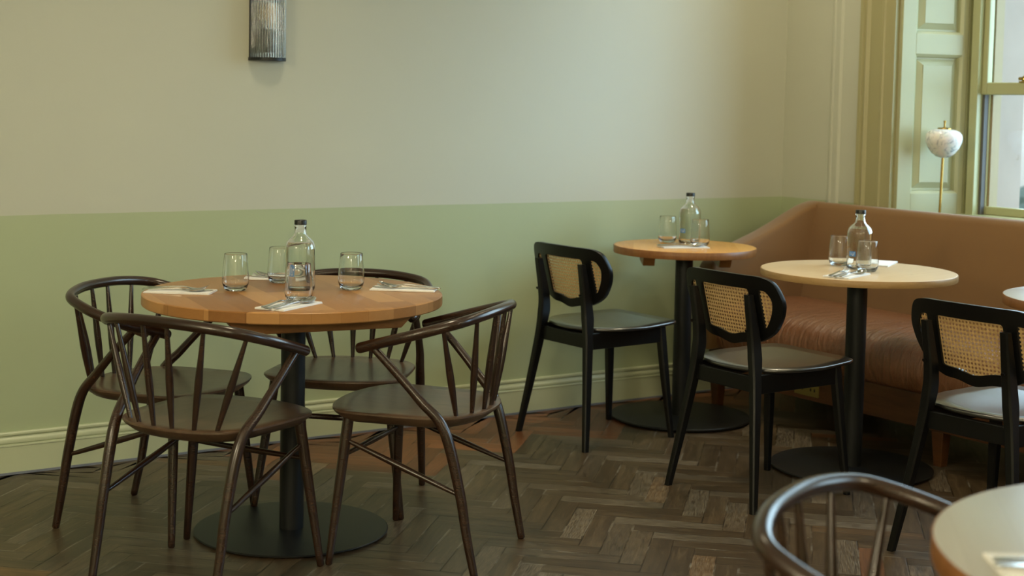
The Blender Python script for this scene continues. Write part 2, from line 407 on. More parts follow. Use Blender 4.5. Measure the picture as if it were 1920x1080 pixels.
# ------------------------------------------------------------------ floor: herringbone planks at 45 degrees
X0, X1, Y0, Y1, HC = -7.2, 0.0, -7.2, 0.0, 3.3
random.seed(4)
def build_floor():
    W, L, n = .07, .35, 5
    c, s = math.cos(PI/4), math.sin(PI/4)
    A0 = Vector((-2.898, -1.357))        # one plank corner read off the photo
    def w2(p, q): return (A0.x + p*c - q*s, A0.y + p*s + q*c)
    V, F, UV, AT = [], [], [], []
    g = .0004
    for k in range(-150, 151):
        for j in range(-14, 15):
            for kind in (0, 1):
                if kind == 0: p0, q0, p1, q1 = k, k, k+n, k+1
                else: p0, q0, p1, q1 = k+n, k+1-n, k+n+1, k+1
                p0 += 2*n*j; p1 += 2*n*j
                p0, q0, p1, q1 = p0*W, q0*W, p1*W, q1*W
                mx, my = w2((p0+p1)/2, (q0+q1)/2)
                if not (X0-.1 < mx < .45 and Y0-.1 < my < .1): continue
                cs = [w2(a, b) for a, b in ((p0+g, q0+g), (p1-g, q0+g), (p1-g, q1-g), (p0+g, q1-g))]
                cs = [(min(max(x, X0), .36), min(max(y, Y0), 0)) for x, y in cs]
                i = len(V); V += [(x, y, 0) for x, y in cs]; F.append((i, i+1, i+2, i+3))
                uv = [(0, 0), (L, 0), (L, W), (0, W)] if kind == 0 else [(0, 0), (0, W), (L, W), (L, 0)]
                UV += uv
                lim = -.44 if mx > -1.2 else (-.47 if mx > -2.3 else -.62)
                red = 1.0 if (my > lim and mx > -3.02 and (mx > -2.75 or my > -.50)) else (.0 if random.random() > .02 else .5)
                AT += [(random.random(), red, random.random(), 1)]*4
    # dark underfloor just below the joints
    i = len(V); V += [(X0, Y0, -.004), (.40, Y0, -.004), (.40, .05, -.004), (X0, .05, -.004)]; F.append((i, i+1, i+2, i+3)); UV += [(.1, .03)]*4; AT += [(.0, 0, 0, 1)]*4
    me = D.meshes.new('floor'); me.from_pydata(V, [], F); me.update()
    ul = me.uv_layers.new(name='UVMap'); ca = me.color_attributes.new('plank', 'FLOAT_COLOR', 'CORNER')
    me.color_attributes['plank'].data.foreach_set('color', [c_ for a in AT for c_ in a])
    me.uv_layers['UVMap'].data.foreach_set('uv', [c_ for u in UV for c_ in u])
    
    me.materials.append(MT['floor'])
    o = D.objects.new('floor', me); COL.objects.link(o); tag(o, kind='structure')
build_floor()
T = .12
def slab(name, a, b, m): return struct(name, *(lambda q: (q.v, q.f))(MB().box(a, b)), m)
slab('wall_back', (X0, 0, -.25), (.63, T, HC), MT['two_tone'])
slab('wall_left', (X0-T, Y0-T, -.25), (X0, T, HC), MT['two_tone'])
slab('wall_front', (X0, Y0-T, -.25), (.63, Y0, HC), MT['two_tone'])
slab('ceiling', (X0-T, Y0-T, HC), (.9, T, HC+T), MT['ceiling'])
# window wall: plaster skin pierced by two tall openings
WT = .36                                             # inner skin to sash plane
OPEN = [(-.712, -3.00), (-4.00, -5.70)]               # inner edges of the openings (y from, to)
ZS, ZH = .0, 2.75
def right_wall():
    q = MB(); ys = [0.0]
    for a, b in OPEN: ys += [a, b]
    ys.append(Y0)
    for i in range(0, len(ys), 2): q.box((0, ys[i+1], -.2), (.05, ys[i], HC))
    for a, b in OPEN: q.box((0, b, ZH), (.05, a, HC))
    struct('wall_right', q.v, q.f, MT['two_tone'])
right_wall()
def outer_wall():
    q = MB(); ys = [T]
    for a, b in OPEN: ys += [a-.188, b+.188]
    ys.append(Y0-T)
    for i in range(0, len(ys), 2): q.box((.40, ys[i+1], -1.0), (.63, ys[i], HC+.5))
    for a, b in OPEN:
        q.box((.40, b+.188, ZH-.15), (.63, a-.188, HC+.5)); q.box((.40, b+.188, -1.0), (.68, a-.188, .88))
    struct('wall_outer', q.v, q.f, MT['stone'])
outer_wall()
# skirting board along the back wall: profile (depth, height)
SK = [(0, .150), (.010, .150), (.0135, .146), (.0135, .140), (.010, .136), (.007, .134), (.0085, .131), (.014, .126), (.017, .119), (.016, .112), (.012, .1085), (.0125, .107), (.019, .107), (.020, .1055), (.020, .101), (.018, .099), (.018, .008), (0, .008)]
def skirting(name, p0, p1, nrm):
    v, f = [], []
    for P in (p0, p1):
        for d, z in SK: v.append((P[0]+nrm[0]*d, P[1]+nrm[1]*d, z))
    n = len(SK)
    for i in range(n-1): f.append((i, i+1, n+i+1, n+i))
    f.append(tuple(range(n))); f.append(tuple(range(2*n-1, n-1, -1)))
    return struct(name, v, f, MT['base_green'], True)
skirting('baseboard_back', (X0, 0), (0, 0), (0, -1))
skirting('baseboard_right', (0, -.02), (0, -.492), (-1, 0))
skirting('baseboard_left', (X0, Y0), (X0, 0), (1, 0))
slab('trim_1', (X0, -.022, 0), (0, 0, .008), MT['grey_strip'])
# slim vertical moulding on the window wall
def vprof(name, pts, z0, z1, m):          # pts: (x,y) outline, extruded in z
    q = MB(); q.loft([[(x, y, z0) for x, y in pts], [(x, y, z1) for x, y in pts]]); return struct(name, q.v, q.f, m, True)
vprof('trim_2', [(0, -.300), (-.004, -.304), (-.010, -.312), (-.010, -.322), (-.003, -.326), (-.003, -.346), (-.010, -.350), (-.010, -.364), (-.004, -.371), (0, -.374)], .15, HC, MT['cream'])
# fluted architraves either side of each opening
def arch(name, y, sg):
    P = [(0, 0), (.022, 0), (.028, .006), (.028, .022), (.020, .028), (.020, .040), (.030, .046), (.034, .052), (.026, .060), (.022, .066), (.024, .075), (.024, .135), (.030, .141), (.030, .150), (.024, .156), (.022, .200), (.030, .206), (.030, .218), (0, .218)]
    vprof(name, [(-d, y-sg*t) for d, t in P], 0.0, ZH+.16, MT['arch_green_shaded'])
k = 3
for a, b in OPEN:
    arch('trim_%d' % k, a+.220, 1); arch('trim_%d' % (k+1), b-.220, -1)
    q = MB(); q.box((-.024, b-.05, ZH), (0, a+.05, ZH+.2)); struct('trim_%d' % (k+2), q.v, q.f, MT['arch_green_shaded'])
    k += 3
# ------------------------------------------------------------------ panelled shutters folded back in the splayed reveals
def shutter(y, sg, label):
    P0 = Vector((0, y)); P1 = Vector((.335, y-sg*.087)); d = (P1-P0).normalized(); nrm = Vector((-d.y, d.x))*(-sg)   # nrm points into the opening
    if sg < 0: nrm = Vector((d.y, -d.x))*(sg)*-1 if False else Vector((-d.y, d.x))
    Lr = (P1-P0).length
    root = empty('window_shutter', (P0.x, P0.y, 0)); tag(root, label, 'shutter')
    def pt(u, h, z): return (d.x*u+nrm.x*h, d.y*u+nrm.y*h, z)
    # frame with sunk panels: grid of cells
    us = [0, .072, .318, Lr]; zs = [0, .20, .86, .978, 1.600, 1.692, 2.45, ZH]
    q = MB()
    def cell(u0, u1, z0, z1, h):
        q.add([pt(u0, -.02, z0), pt(u1, -.02, z0), pt(u1, -.02, z1), pt(u0, -.02, z1), pt(u0, h, z0), pt(u1, h, z0), pt(u1, h, z1), pt(u0, h, z1)],
              [(0, 3, 2, 1), (4, 5, 6, 7), (0, 1, 5, 4), (1, 2, 6, 5), (2, 3, 7, 6), (3, 0, 4, 7)])
    cell(us[0], us[1], 0, ZH, .020); cell(us[2], us[3], 0, ZH, .020)
    for a, b in ((0, 1), (2, 3), (4, 5), (6, 7)): cell(us[1], us[2], zs[a], zs[b], .020)
    fr = q.build('shutter_frame', MT['trim_green_lit'], root, False); bevel(fr, .002)
    for a, b in ((1, 2), (3, 4), (5, 6)):
        z0, z1 = zs[a], zs[b]; r = MB(); lev = [(0, .018), (.010, .010), (.014, -.008), (.021, -.008), (.046, .008), (.048, .011)]
        rings = []
        for o_, h in lev: rings.append([pt(us[1]+o_, h, z0+o_), pt(us[2]-o_, h, z0+o_), pt(us[2]-o_, h, z1-o_), pt(us[1]+o_, h, z1-o_)])
        r.loft(rings, False); n = len(r.v); r.f.append((n-4, n-3, n-2, n-1)); r.build('raised_panel', MT['trim_green_lit'], root, False)
    return root
def sash_window(i, a, b, detail):
    """box frame, two sashes, glass; named by the setting's rule"""
    ya, yb = a-.087, b+.087                             # after the splay
    fr = MB()
    for y, sg in ((ya, -1), (yb, 1)):
        fr.box((.335, min(y, y+sg*.02), .0), (.36, max(y, y+sg*.02), ZH))              # back of the recess
        fr.box((.325, min(y+sg*.042, y+sg*.084), .86), (.40, max(y+sg*.042, y+sg*.084), ZH))   # inner bead
        fr.box((.36, min(y, y+sg*.060), .0), (.40, max(y, y+sg*.060), ZH))
    fr.box((.335, yb+.04, .0), (.38, ya-.04, .86)); fr.box((.30, yb+.0, .855), (.40, ya-.0, .885)); fr.box((.33, yb, ZH-.10), (.40, ya, ZH))
    win = struct('window_%d' % i, fr.v, fr.f, MT['sash_green_half_lit']); bevel(win, .003)
    u = MB()     # upper sash, further out
    y0, y1 = ya-.084, yb+.084
    def sash(x, z0, z1, st, bot, top, name):
        q = MB(); xx = x+.035
        q.box((x, y0-st, z0), (xx, y0, z1)); q.box((x, y1, z0), (xx, y1+st, z1)); q.box((x, y1+st, z0), (xx, y0-st, z0+bot)); q.box((x, y1+st, z1-top), (xx, y0-st, z1))
        o = q.build(name, MT['sash_green_half_lit'], win, False); bevel(o, .004)
        g = MB(); g.box((x+.015, y1+st, z0+bot), (x+.019, y0-st, z1-top)); g.build('pane', MT['pane'], o, False)
        return o
    sash(.352, 1.425, ZH-.10, .030, .055, .05, 'upper_sash')
    lo = sash(.388, .885, 1.480, .018, .038, .05, 'lower_sash')
    sl = MB()
    for y, sg in ((y0, -1), (y1, 1)): sl.box((.362, min(y+sg*.002, y+sg*.014), .885), (.388, max(y+sg*.002, y+sg*.014), 1.425))
    sl.build('draught_seal', MT['lead_grey'], win, False)
    return win
for i, (a, b) in enumerate(OPEN):
    sash_window(i+1, a, b, i == 0)
    # reveal floor is the room floor; reveal head
    slab('trim_%d' % (9+i), (0.0, b, ZH), (.40, a, ZH+.05), MT['trim_green_lit'])
shutter(OPEN[0][0], 1, 'pale green panelled shutter in the window reveal behind the globe lamp')
lat = MB(); lat.box((-.012, -.022, 0), (.012, .022, .006)); lat.lathe([(.012, .006), (.013, .012), (.009, .018), (.011, .024), (.006, .03), (0, .031)], 16); lat.tube([(0, -.035, .016), (0, 0, .02), (0, .028, .016)], [.004, .006, .008], 10)
lo_ = lat.build('sash_latch', MT['brass'], None); lo_.location = (.362, -1.105, 1.480); tag(lo_, 'brass sash latch on the meeting rail of the window', 'latch')
# timber lining seen through the glass, paving, pale building and hedge outside
q = MB()
for a, b in OPEN:
    q.box((.40, a-.20, .86), (.455, a-.186, ZH)); q.box((.40, b+.186, .86), (.455, b+.20, ZH))
struct('trim_11', q.v, q.f, MT['beige_paint'])
slab('ground', (.63, -14, -1.1), (22, 14, -1.0), MT['pavement'])
# window light portals (guide sky light through the real openings)
for i, (a, b) in enumerate(OPEN):
    l = D.lights.new('sky_portal', 'AREA'); l.shape = 'RECTANGLE'; l.size = 1.9; l.size_y = abs(a-b)-.3; l.cycles.is_portal = True
    o = D.objects.new('sky_portal', l); COL.objects.link(o); o.location = (.64, (a+b)/2, 1.8); o.rotation_euler = (0, PI/2, 0)

for lx, ly, e in FILL_SPOTS:  # rings dressing the added fill spots
    q = MB(); q.lathe([(.055, 0), (.085, 0), (.088, .004), (.085, .008), (.06, .008)], 32); o = q.build('fill_downlight', MT['frosted'], None); tag(o, 'added white downlight ring in the ceiling, out of view', 'fill_downlight', 'added ceiling fill lights')
    o.location = (lx, ly, HC-.008)
for lx, ly, lz, e in FILL_GLOBES:  # globes and cords dressing the added fill lamps
    r_ = empty('fill_globe_lamp', (lx, ly, lz)); tag(r_, 'added warm globe fill lamp, unseen behind the viewer', 'pendant lamp', 'added globe fill lamps')
    q = MB(); q.lathe([(0, -.12), (.08, -.09), (.12, 0), (.08, .09), (.03, .12), (0, .12)], 24); q.build('globe', MT['globe'], r_)
    q = MB(); q.lathe([(.003, .115), (.003, HC-lz)], 8); q.lathe([(.035, .11), (.035, .16), (.004, .17)], 16); q.build('cord', MT['black_plastic'], r_)
# ------------------------------------------------------------------ dark spindle-back armchair
def make_spindle_chair():
    root = empty('spindle_armchair'); wm = MT['walnut']
    out = [(0, .272, 0), (.10, .261, 0), (.172, .236, 0), (.211, .207, 0), (.228, .176, 0), (.232, .12, 0), (.230, .01, 0), (.217, -.085, 0), (.172, -.158, 0), (.09, -.197, 0), (0, -.207, 0)]
    out = out + [(-x, y, 0) for x, y, _ in out[-2:0:-1]]
    O = spline(out, 6, True)
    def ring(s, z, off=0.0, dish=False):
        r = []
        for p in O:
            l = math.hypot(p.x, p.y-.03); k = s*(1 - off/l); r.append((p.x*k, .03+(p.y-.03)*k, z))
        return r
    q = MB(); N = len(O)
    rings = [ring(1, .414, .040), ring(1, .418, .030), ring(1, .436, .006), ring(1, .444, .0), ring(1, .4485, .0005), ring(1, .4505, .004), ring(.80, .4470), ring(.5, .4445), ring(.2, .4440)]
    q.loft(rings, True)
    q.build('seat', MT['walnut_seat'], root, True, 35)
    # bow rail
    B = [(.252, .116, .641), (.256, .080, .652), (.268, -.04, .687), (.248, -.128, .713), (.207, -.181, .729), (.11, -.214, .740), (0, -.222, .743)]
    B = B + [(-x, y, z) for x, y, z in B[-2::-1]]
    bp = spline(B, 8)
    e0 = (Vector(bp[0])-Vector(bp[1])).normalized(); e1 = (Vector(bp[-1])-Vector(bp[-2])).normalized()
    path = [bp[0]+e0*.009] + [bp[0]+e0*.006] + list(bp) + [bp[-1]+e1*.006] + [bp[-1]+e1*.009]
    n = len(path); rad = [.008, .013] + [.0155]*(n-4) + [.013, .008]
    MB().tube(path, rad, 16, 1.0, True, (0, 0, 1)).build('bow_rail', wm, root)
    # bent rear legs that sweep up into the arm supports
    for s in (1, -1):
        P = [(.213, -.231, .004), (.2155, -.205, .125), (.216, -.182, .25), (.222, -.135, .42), (.237, -.068, .50), (.247, .010, .583), (.252, .072, .644)]
        p = spline([(s*x, y, z) for x, y, z in P], 8)
        q = MB(); tube_keys(q, [(s*.213, -.2315, .0)]+p, [(0, .008), (.005, .0115), (.3, .0150), (.55, .0165), (.8, .0125), (1, .0115)])
        q.build('leg', wm, root)
    for s in (1, -1):
        a = Vector((s*.249, .206, 0)); b = Vector((s*.190, .175, .428))
        q = MB(); tube_keys(q, [a, a.lerp(b, .008)]+[a.lerp(b, t) for t in (.1, .3, .5, .7, .85, 1)], [(0, .0075), (.008, .0105), (.5, .0145), (.85, .0165), (1, .0165)])
        q.build('leg', wm, root)
        f = a.lerp(b, .36/.428); r = Vector((s*.216, -.186, .235))
        q = MB(); tube_keys(q, [f.lerp(r, t) for t in (0, .1, .3, .5, .7, .9, 1)], [(0, .0055), (.1, .007), (.5, .0098), (.9, .007), (1, .0055)], 12)
        q.build('stretcher', wm, root)
    a = Vector((.249, .206, 0)).lerp(Vector((.190, .175, .428)), .315/.428); b = Vector((-a.x, a.y, a.z))
    q = MB(); tube_keys(q, [a.lerp(b, t) for t in (0, .1, .3, .5, .7, .9, 1)], [(0, .0055), (.1, .007), (.5, .0098), (.9, .007), (1, .0055)], 12)
    q.build('stretcher', wm, root)
    for bx, by, tx, ty, tz in ((.032, -.186, .042, -.221, .7425), (.096, -.172, .153, -.2035, .737), (.152, -.145, .244, -.136, .7155)):
        for s in (1, -1):
            a = Vector((s*bx, by, .444)); b = Vector((s*tx, ty, tz-.006))
            q = MB(); tube_keys(q, [a.lerp(b, t) for t in (0, .08, .2, .35, .5, .65, .8, .92, 1)], [(0, .0062), (.35, .0105), (.5, .0108), (.8, .0075), (1, .0058)], 12)
            q.build('spindle', wm, root)
    return root
CH = make_spindle_chair()
DL = 'dark walnut spindle-back armchair '
spots = [(-3.450, -.798, -2.4979, 'left of the four-seat table, at the left edge'),
         (-3.518, -1.367, -1.0814, 'at front left of the four-seat table, back towards viewer'),
         (-2.820, -.867, 2.3774, 'behind the four-seat round table against the green wall'),
         (-2.871, -1.500, .6588, 'at the right of the four-seat table'),
         (-3.391, -3.837, -2.6917, 'blurred in the bottom right foreground')]
for i, (x, y, a, l) in enumerate(spots):
    o = CH if i == 0 else copy_tree(CH)
    o.location = (x, y, 0); o.rotation_euler = (0, 0, a); tag(o, DL+l, 'chair', 'dark spindle-back armchairs')

# ------------------------------------------------------------------ black chair with a cane back
def panel_y(x, z): return -.203 - .276*(z-.67) + .763*x*x
def make_cane_chair():
    root = empty('cane_back_chair'); bmat = MT['black_wood']
    wp, zt, zb = .239, .787, .536; H = zt-zb
    xz = [(0, zt), (.10, zt-.001), (.6*wp+.03, zt-.004), (.9*wp, zt-.022), (wp-.002, zt-.075), (.975*wp, zt-.115), (.9*wp, zt-.62*H), (.76*wp, zb+.21*H), (.5*wp, zb+.075*H), (.25*wp, zb+.012), (0, zb)]
    xz = xz + [(-x, z) for x, z in xz[-2:0:-1]]
    outl = [(p.x, p.y) for p in spline([(x, z, 0) for x, z in xz], 6, True)]
    def half(z, off):          # half width of the inner outline at height z
        best = 0
        for (xa, za), (xb, zb_) in zip(outl, outl[1:]+outl[:1]):
            if (za-z)*(zb_-z) <= 0 and abs(za-zb_) > 1e-9:
                best = max(best, xa+(xb-xa)*(z-za)/(zb_-za))
        return best-off
    def zlow(x):
        best = 1
        for (xa, za), (xb, zb_) in zip(outl, outl[1:]+outl[:1]):
            if (xa-x)*(xb-x) <= 0 and abs(xa-xb) > 1e-9: best = min(best, za+(zb_-za)*(x-xa)/(xb-xa))
        return best
    def rounded(pts, r=.012, n=4):
        out = []
        for i, p in enumerate(pts):
            a = Vector(pts[i-1]); b = Vector(p); c = Vector(pts[(i+1) % len(pts)])
            u = (a-b); v = (c-b); rr = min(r, u.length*.45, v.length*.45); p0 = b+u.normalized()*rr; p1 = b+v.normalized()*rr
            for k in range(n+1):
                t = k/n; out.append((p0.lerp(b, t)).lerp(b.lerp(p1, t), t))
        return out
    def dens(pts, step=.02):
        out = []
        for i, p in enumerate(pts):
            a = Vector(p); b = Vector(pts[(i+1) % len(pts)]); n = max(1, int((b-a).length/step))
            out += [a.lerp(b, k/n) for k in range(n)]
        return out
    ztop = zt-.047
    mid = [(-.116, ztop), (.116, ztop)]+[(k*.0145, zlow(abs(k)*.0145)+.034) for k in range(8, -9, -1)]
    def side(s):
        pts = [(.156, ztop), (half(ztop, .044), ztop-.004)]
        z = ztop-.03
        while z > zb+.07: pts.append((half(z, .036), z)); z -= .02
        pts += [(.178, zlow(.178)+.036), (.168, zlow(.168)+.034), (.156, zlow(.156)+.034)]
        return [(s*x, z) for x, z in pts]
    cu = D.curves.new('back_frame', 'CURVE'); cu.dimensions = '2D'; cu.fill_mode = 'BOTH'; cu.extrude = .009
    for pts in (dens(outl), dens(rounded(mid)), dens(rounded(side(1), .009)), dens(rounded(side(-1), .009))):
        sp = cu.splines.new('POLY'); sp.points.add(len(pts)-1); sp.use_cyclic_u = True
        for k, p in enumerate(pts): sp.points[k].co = (p[0], p[1], 0, 1)
    tmp = D.objects.new('tmp', cu); COL.objects.link(tmp); dg = bpy.context.evaluated_depsgraph_get(); me = D.meshes.new_from_object(tmp.evaluated_get(dg)); D.objects.remove(tmp); D.curves.remove(cu)
    bm = bmesh.new(); bm.from_mesh(me); bmesh.ops.remove_doubles(bm, verts=bm.verts, dist=1e-5)
    for kx in range(-23, 24): bmesh.ops.bisect_plane(bm, geom=bm.verts[:]+bm.edges[:]+bm.faces[:], plane_co=(kx*.0103, 0, 0), plane_no=(1, 0, 0))
    for v in bm.verts: x, z, d = v.co; v.co = (x, panel_y(x, z)+d, z)
    bmesh.ops.recalc_face_normals(bm, faces=bm.faces); bm.to_mesh(me); bm.free()
    me.name = 'back_frame'; me.materials.clear(); me.materials.append(bmat)
    o = D.objects.new('back_frame', me); COL.objects.link(o); o.parent = root; bevel(o, .003, 2, 50)
    # cane sheet filling the openings
    V, F, UV = [], [], []; nu, nz = 24, 14
    for j in range(nz+1):
        z = zb+.022+(zt-.040-zb-.022)*j/nz; hw = half(z, .026)
        for i in range(nu+1):
            x = -hw+2*hw*i/nu; V.append((x, panel_y(x, z)-.001, z)); UV.append((x, z))
    for j in range(nz):
        for i in range(nu): a = j*(nu+1)+i; F.append((a, a+1, a+nu+2, a+nu+1))
    cm = link_mesh('cane_panel', V, F, MT['cane'], root); ul = cm.data.uv_layers.new(name='UVMap')
    for lp in cm.data.loops: ul.data[lp.index].uv = UV[lp.vertex_index]
    # seat
    so = [(0, .247), (.10, .243), (.165, .234), (.197, .212), (.212, .15), (.223, .03), (.214, -.07), (.175, -.150), (.10, -.193), (0, -.207)]
    so = so + [(-x, y) for x, y in so[-2:0:-1]]
    S = spline([(x, y, 0) for x, y in so], 5, True)
    def sz(x, y): return .466 + .010*max(0, (y-.05))/.2 - .007*math.exp(-((y+.02)/.13)**2-(x/.13)**2) + .004*(x/.2)**2
    q = MB(); rings = []
    for sc, dz in ((.35, -.013), (.75, -.013), (.985, -.013), (1.0, -.009), (1.0, -.004), (.988, 0), (.75, 0), (.5, 0), (.25, 0)):
        rings.append([(p.x*sc, .02+(p.y-.02)*sc, sz(p.x*sc, .02+(p.y-.02)*sc)+dz) for p in S])
    q.loft(rings, True); q.build('seat', MT['black_seat'], root, True, 60)
    # aprons
    q = MB()
    def bar(q, a, b, h, t, zc0, zc1):
        a = Vector(a); b = Vector(b); d = (b-a).normalized(); n = Vector((-d.y, d.x))*t/2
        v = []
        for P, zc in ((a, zc0), (b, zc1)):
            for sg in (-1, 1):
                for zz in (-h/2, h/2): v.append((P.x+n.x*sg, P.y+n.y*sg, zc+zz))
        q.add(v, [(0, 1, 3, 2), (4, 6, 7, 5), (0, 4, 5, 1), (2, 3, 7, 6), (0, 2, 6, 4), (1, 5, 7, 3)])
    for s in (1, -1):
        q = MB(); bar(q, (s*.155, -.195), (s*.166, .165), .066, .020, .419, .424); bevel(q.build('apron', bmat, root, False), .003)
    q = MB(); bar(q, (-.150, -.198), (.150, -.198), .055, .020, .416, .416); bevel(q.build('apron', bmat, root, False), .003)
    q = MB(); bar(q, (-.160, .168), (.160, .168), .062, .020, .424, .424); bevel(q.build('apron', bmat, root, False), .003)
    # rear legs running up as back posts, front legs
    def leg(P, wd, s):           # rectangular tapering leg through P with (half width x, half depth y)
        p = spline([(s*x, y, z) for x, y, z in P], 6); L = len(p); rings = []
        for i, c in enumerate(p):
            t = i/(L-1); hx = interp(t, [(k, v[0]) for k, v in wd]); hy = interp(t, [(k, v[1]) for k, v in wd]); r = .35*min(hx, hy)
            rings.append([(c.x+a*hx-math.copysign(r*e, a), c.y+b*hy-math.copysign(r*(1-e), b), c.z) for a, b, e in ((1, 1, 0), (1, 1, 1), (-1, 1, 1), (-1, 1, 0), (-1, -1, 0), (-1, -1, 1), (1, -1, 1), (1, -1, 0))])
        q = MB(); q.loft(rings, True); q.build('leg', bmat, root, True, 30)
    for s in (1, -1):
        leg([(.218, -.259, 0), (.183, -.230, .22), (.150, -.205, .44), (.137, -.204, .56), (.138, -.236, .722)], [(0, (.011, .012)), (.5, (.0155, .020)), (.62, (.0165, .024)), (.8, (.0155, .021)), (1, (.014, .013))], s)
    for s in (1, -1):
        leg([(.198, .206, 0), (.178, .185, .22), (.160, .165, .455)], [(0, (.0105, .0105)), (.6, (.0165, .016)), (1, (.018, .018))], s)
    for s in (1, -1):
        q = MB(); q.tube([(s*.1375, -.262+.02, .60), (s*.1375, -.257+.02, .602)], [.006, .0045], 12); q.build('screw_cap', bmat, root)
    return root
CC = make_cane_chair()
cl = 'black wooden chair with a cane back '
for i, (x, y, a, l) in enumerate([(-1.456, -.502, -1.5291, 'beside the small corner table'),
                                  (-1.479, -1.488, -1.5605, 'drawn up to the pale oak table'),
                                  (-1.374, -2.427, -1.5205, 'at the right edge, seat shining white')]):
    o = CC if i == 0 else copy_tree(CC)
    o.location = (x, y, 0); o.rotation_euler = (0, 0, a); tag(o, cl+l, 'chair', 'black cane-back chairs along the sofa')
# ------------------------------------------------------------------ pedestal tables
TZ = .75
def make_table(loc, r, th, top_m, edge_m, base_t, label, battens=None, rot=0.0, edge_joints=False):
    root = empty('pedestal_table', (loc[0], loc[1], 0)); tag(root, label, 'table')
    q = MB(); e = .003
    q.lathe([(0, TZ-th), (r-e, TZ-th), (r, TZ-th+e), (r, TZ-e), (r-e*.7, TZ-e*.3), (r-e*1.6, TZ), (0, TZ)], 96)
    t = q.build('tabletop', top_m, root, True, 35); t.rotation_euler = (0, 0, rot)
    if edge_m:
        q = MB(); q.lathe([(r-.006, TZ-th-.0002), (r, TZ-th), (r+.0012, TZ-th+e), (r+.0012, TZ-e), (r, TZ-e*.4), (r-.001, TZ-e*.35)], 96); q.build('shaded_edge_band', edge_m, t, True, 35)  # band darker than the top: shade on the rim put into colour
    q = MB(); q.lathe([(.0375, base_t-.001), (.0375, TZ-th-.012)], 40); q.lathe([(.09, TZ-th-.012), (.09, TZ-th)], 40); q.build('pole', MT['black_metal'], root)
    R = .301
    q = MB(); q.lathe([(0, .004), (R-.018, .004), (R-.006, base_t*.35), (R, base_t*.6), (R, base_t-.003), (R-.003, base_t-.0005), (R-.010, base_t), (0, base_t)], 96)
    q.lathe([(R-.05, 0), (R-.05, .005)], 64)
    q.build('base_plate', MT['black_metal'], root, True, 35)
    if battens:
        ang, length, offs, ch = battens
        for of in offs:
            h, w = .046, .050; z1 = TZ-th; c = ch; L = length/2; q = MB()
            pts = [(-L, z1), (-L+c, z1-h), (L-c, z1-h), (L, z1)]
            ca, sa = math.cos(ang), math.sin(ang)
            V = []
            for sy in (-w/2, w/2):
                for x, z in pts: V.append((x*ca-(of+sy)*sa, x*sa+(of+sy)*ca, z))
            q.add(V, [(0, 1, 2, 3), (7, 6, 5, 4), (0, 4, 5, 1), (1, 5, 6, 2), (2, 6, 7, 3), (3, 7, 4, 0)])
            bevel(q.build('batten', MT['batten'], root, False), .003)
    return root
T1, T2, T3, T4, T5 = (-3.138, -1.122), (-.971, -.425), (-.973, -1.421), (-.789, -2.392), (-3.151, -4.239)
make_table(T1, .459, .034, MT['butcher'], None, .011, 'large round oak stave table set for four, nearest the middle left', (-.15, .58, (-.27, .27), .045), 1.42)
make_table(T2, .304, .032, MT['cherry'], MT['cherry_edge_shaded'], .018, 'small round orange-brown table in the corner by the green wall', (.95, .34, (-.16, .16), .05), .9)
make_table(T3, .359, .025, MT['pale_oak'], MT['oak_edge_shaded'], .014, 'round pale oak table in front of the sofa, a bottle and two glasses on it', None, .2)
make_table(T4, .365, .032, MT['cherry_glare'], MT['cherry_edge_shaded'], .018, 'round table cut off by the right edge behind the cane-back chair', None, .5)
make_table(T5, .460, .034, MT['butcher_glare'], MT['cherry_edge_shaded'], .011, 'big blurred tabletop in the bottom right corner shining white', None, .8)

# ------------------------------------------------------------------ glassware
def make_tumbler():
    o = MB(); outer = [(0, 0), (.024, 0), (.0305, .002), (.0365, .010), (.0405, .022), (.0415, .032), (.0405, .050), (.0375, .085), (.0352, .1135), (.0346, .1150)]
    inner = [(.0338, .1150), (.0342, .1130), (.0365, .085), (.0394, .050), (.0403, .032), (.0393, .023), (.0350, .0145), (.026, .0105), (0, .0095)]
    o.lathe(outer+inner, 40)
    return o.build('water_tumbler', MT['glass'], None, True, 80)
GL = make_tumbler()
tumblers = [(T1, -.150, .101, 'clear empty tumbler on the left of the four-seat table'), (T1, .186, -.023, 'clear empty tumbler on the right of the four-seat table'),
            (T1, -.090, -.221, 'clear tumbler at the front of the four-seat table, before the bottle'), (T1, .059, .228, 'clear tumbler at the back of the four-seat table, half behind the bottle'),
            (T2, .020, .142, 'clear tumbler left of the bottle on the small orange-brown table'), (T2, .041, -.050, 'clear tumbler right of the bottle on the small orange-brown table'),
            (T3, .049, .144, 'clear tumbler left of the bottle on the pale oak table'), (T3, -.012, -.055, 'clear tumbler in front of the bottle on the pale oak table')]
for i, (t, dx, dy, l) in enumerate(tumblers):
    o = GL if i == 0 else copy_tree(GL)
    o.location = (t[0]+dx, t[1]+dy, TZ+.0003); tag(o, l, 'glass', 'clear water tumblers')
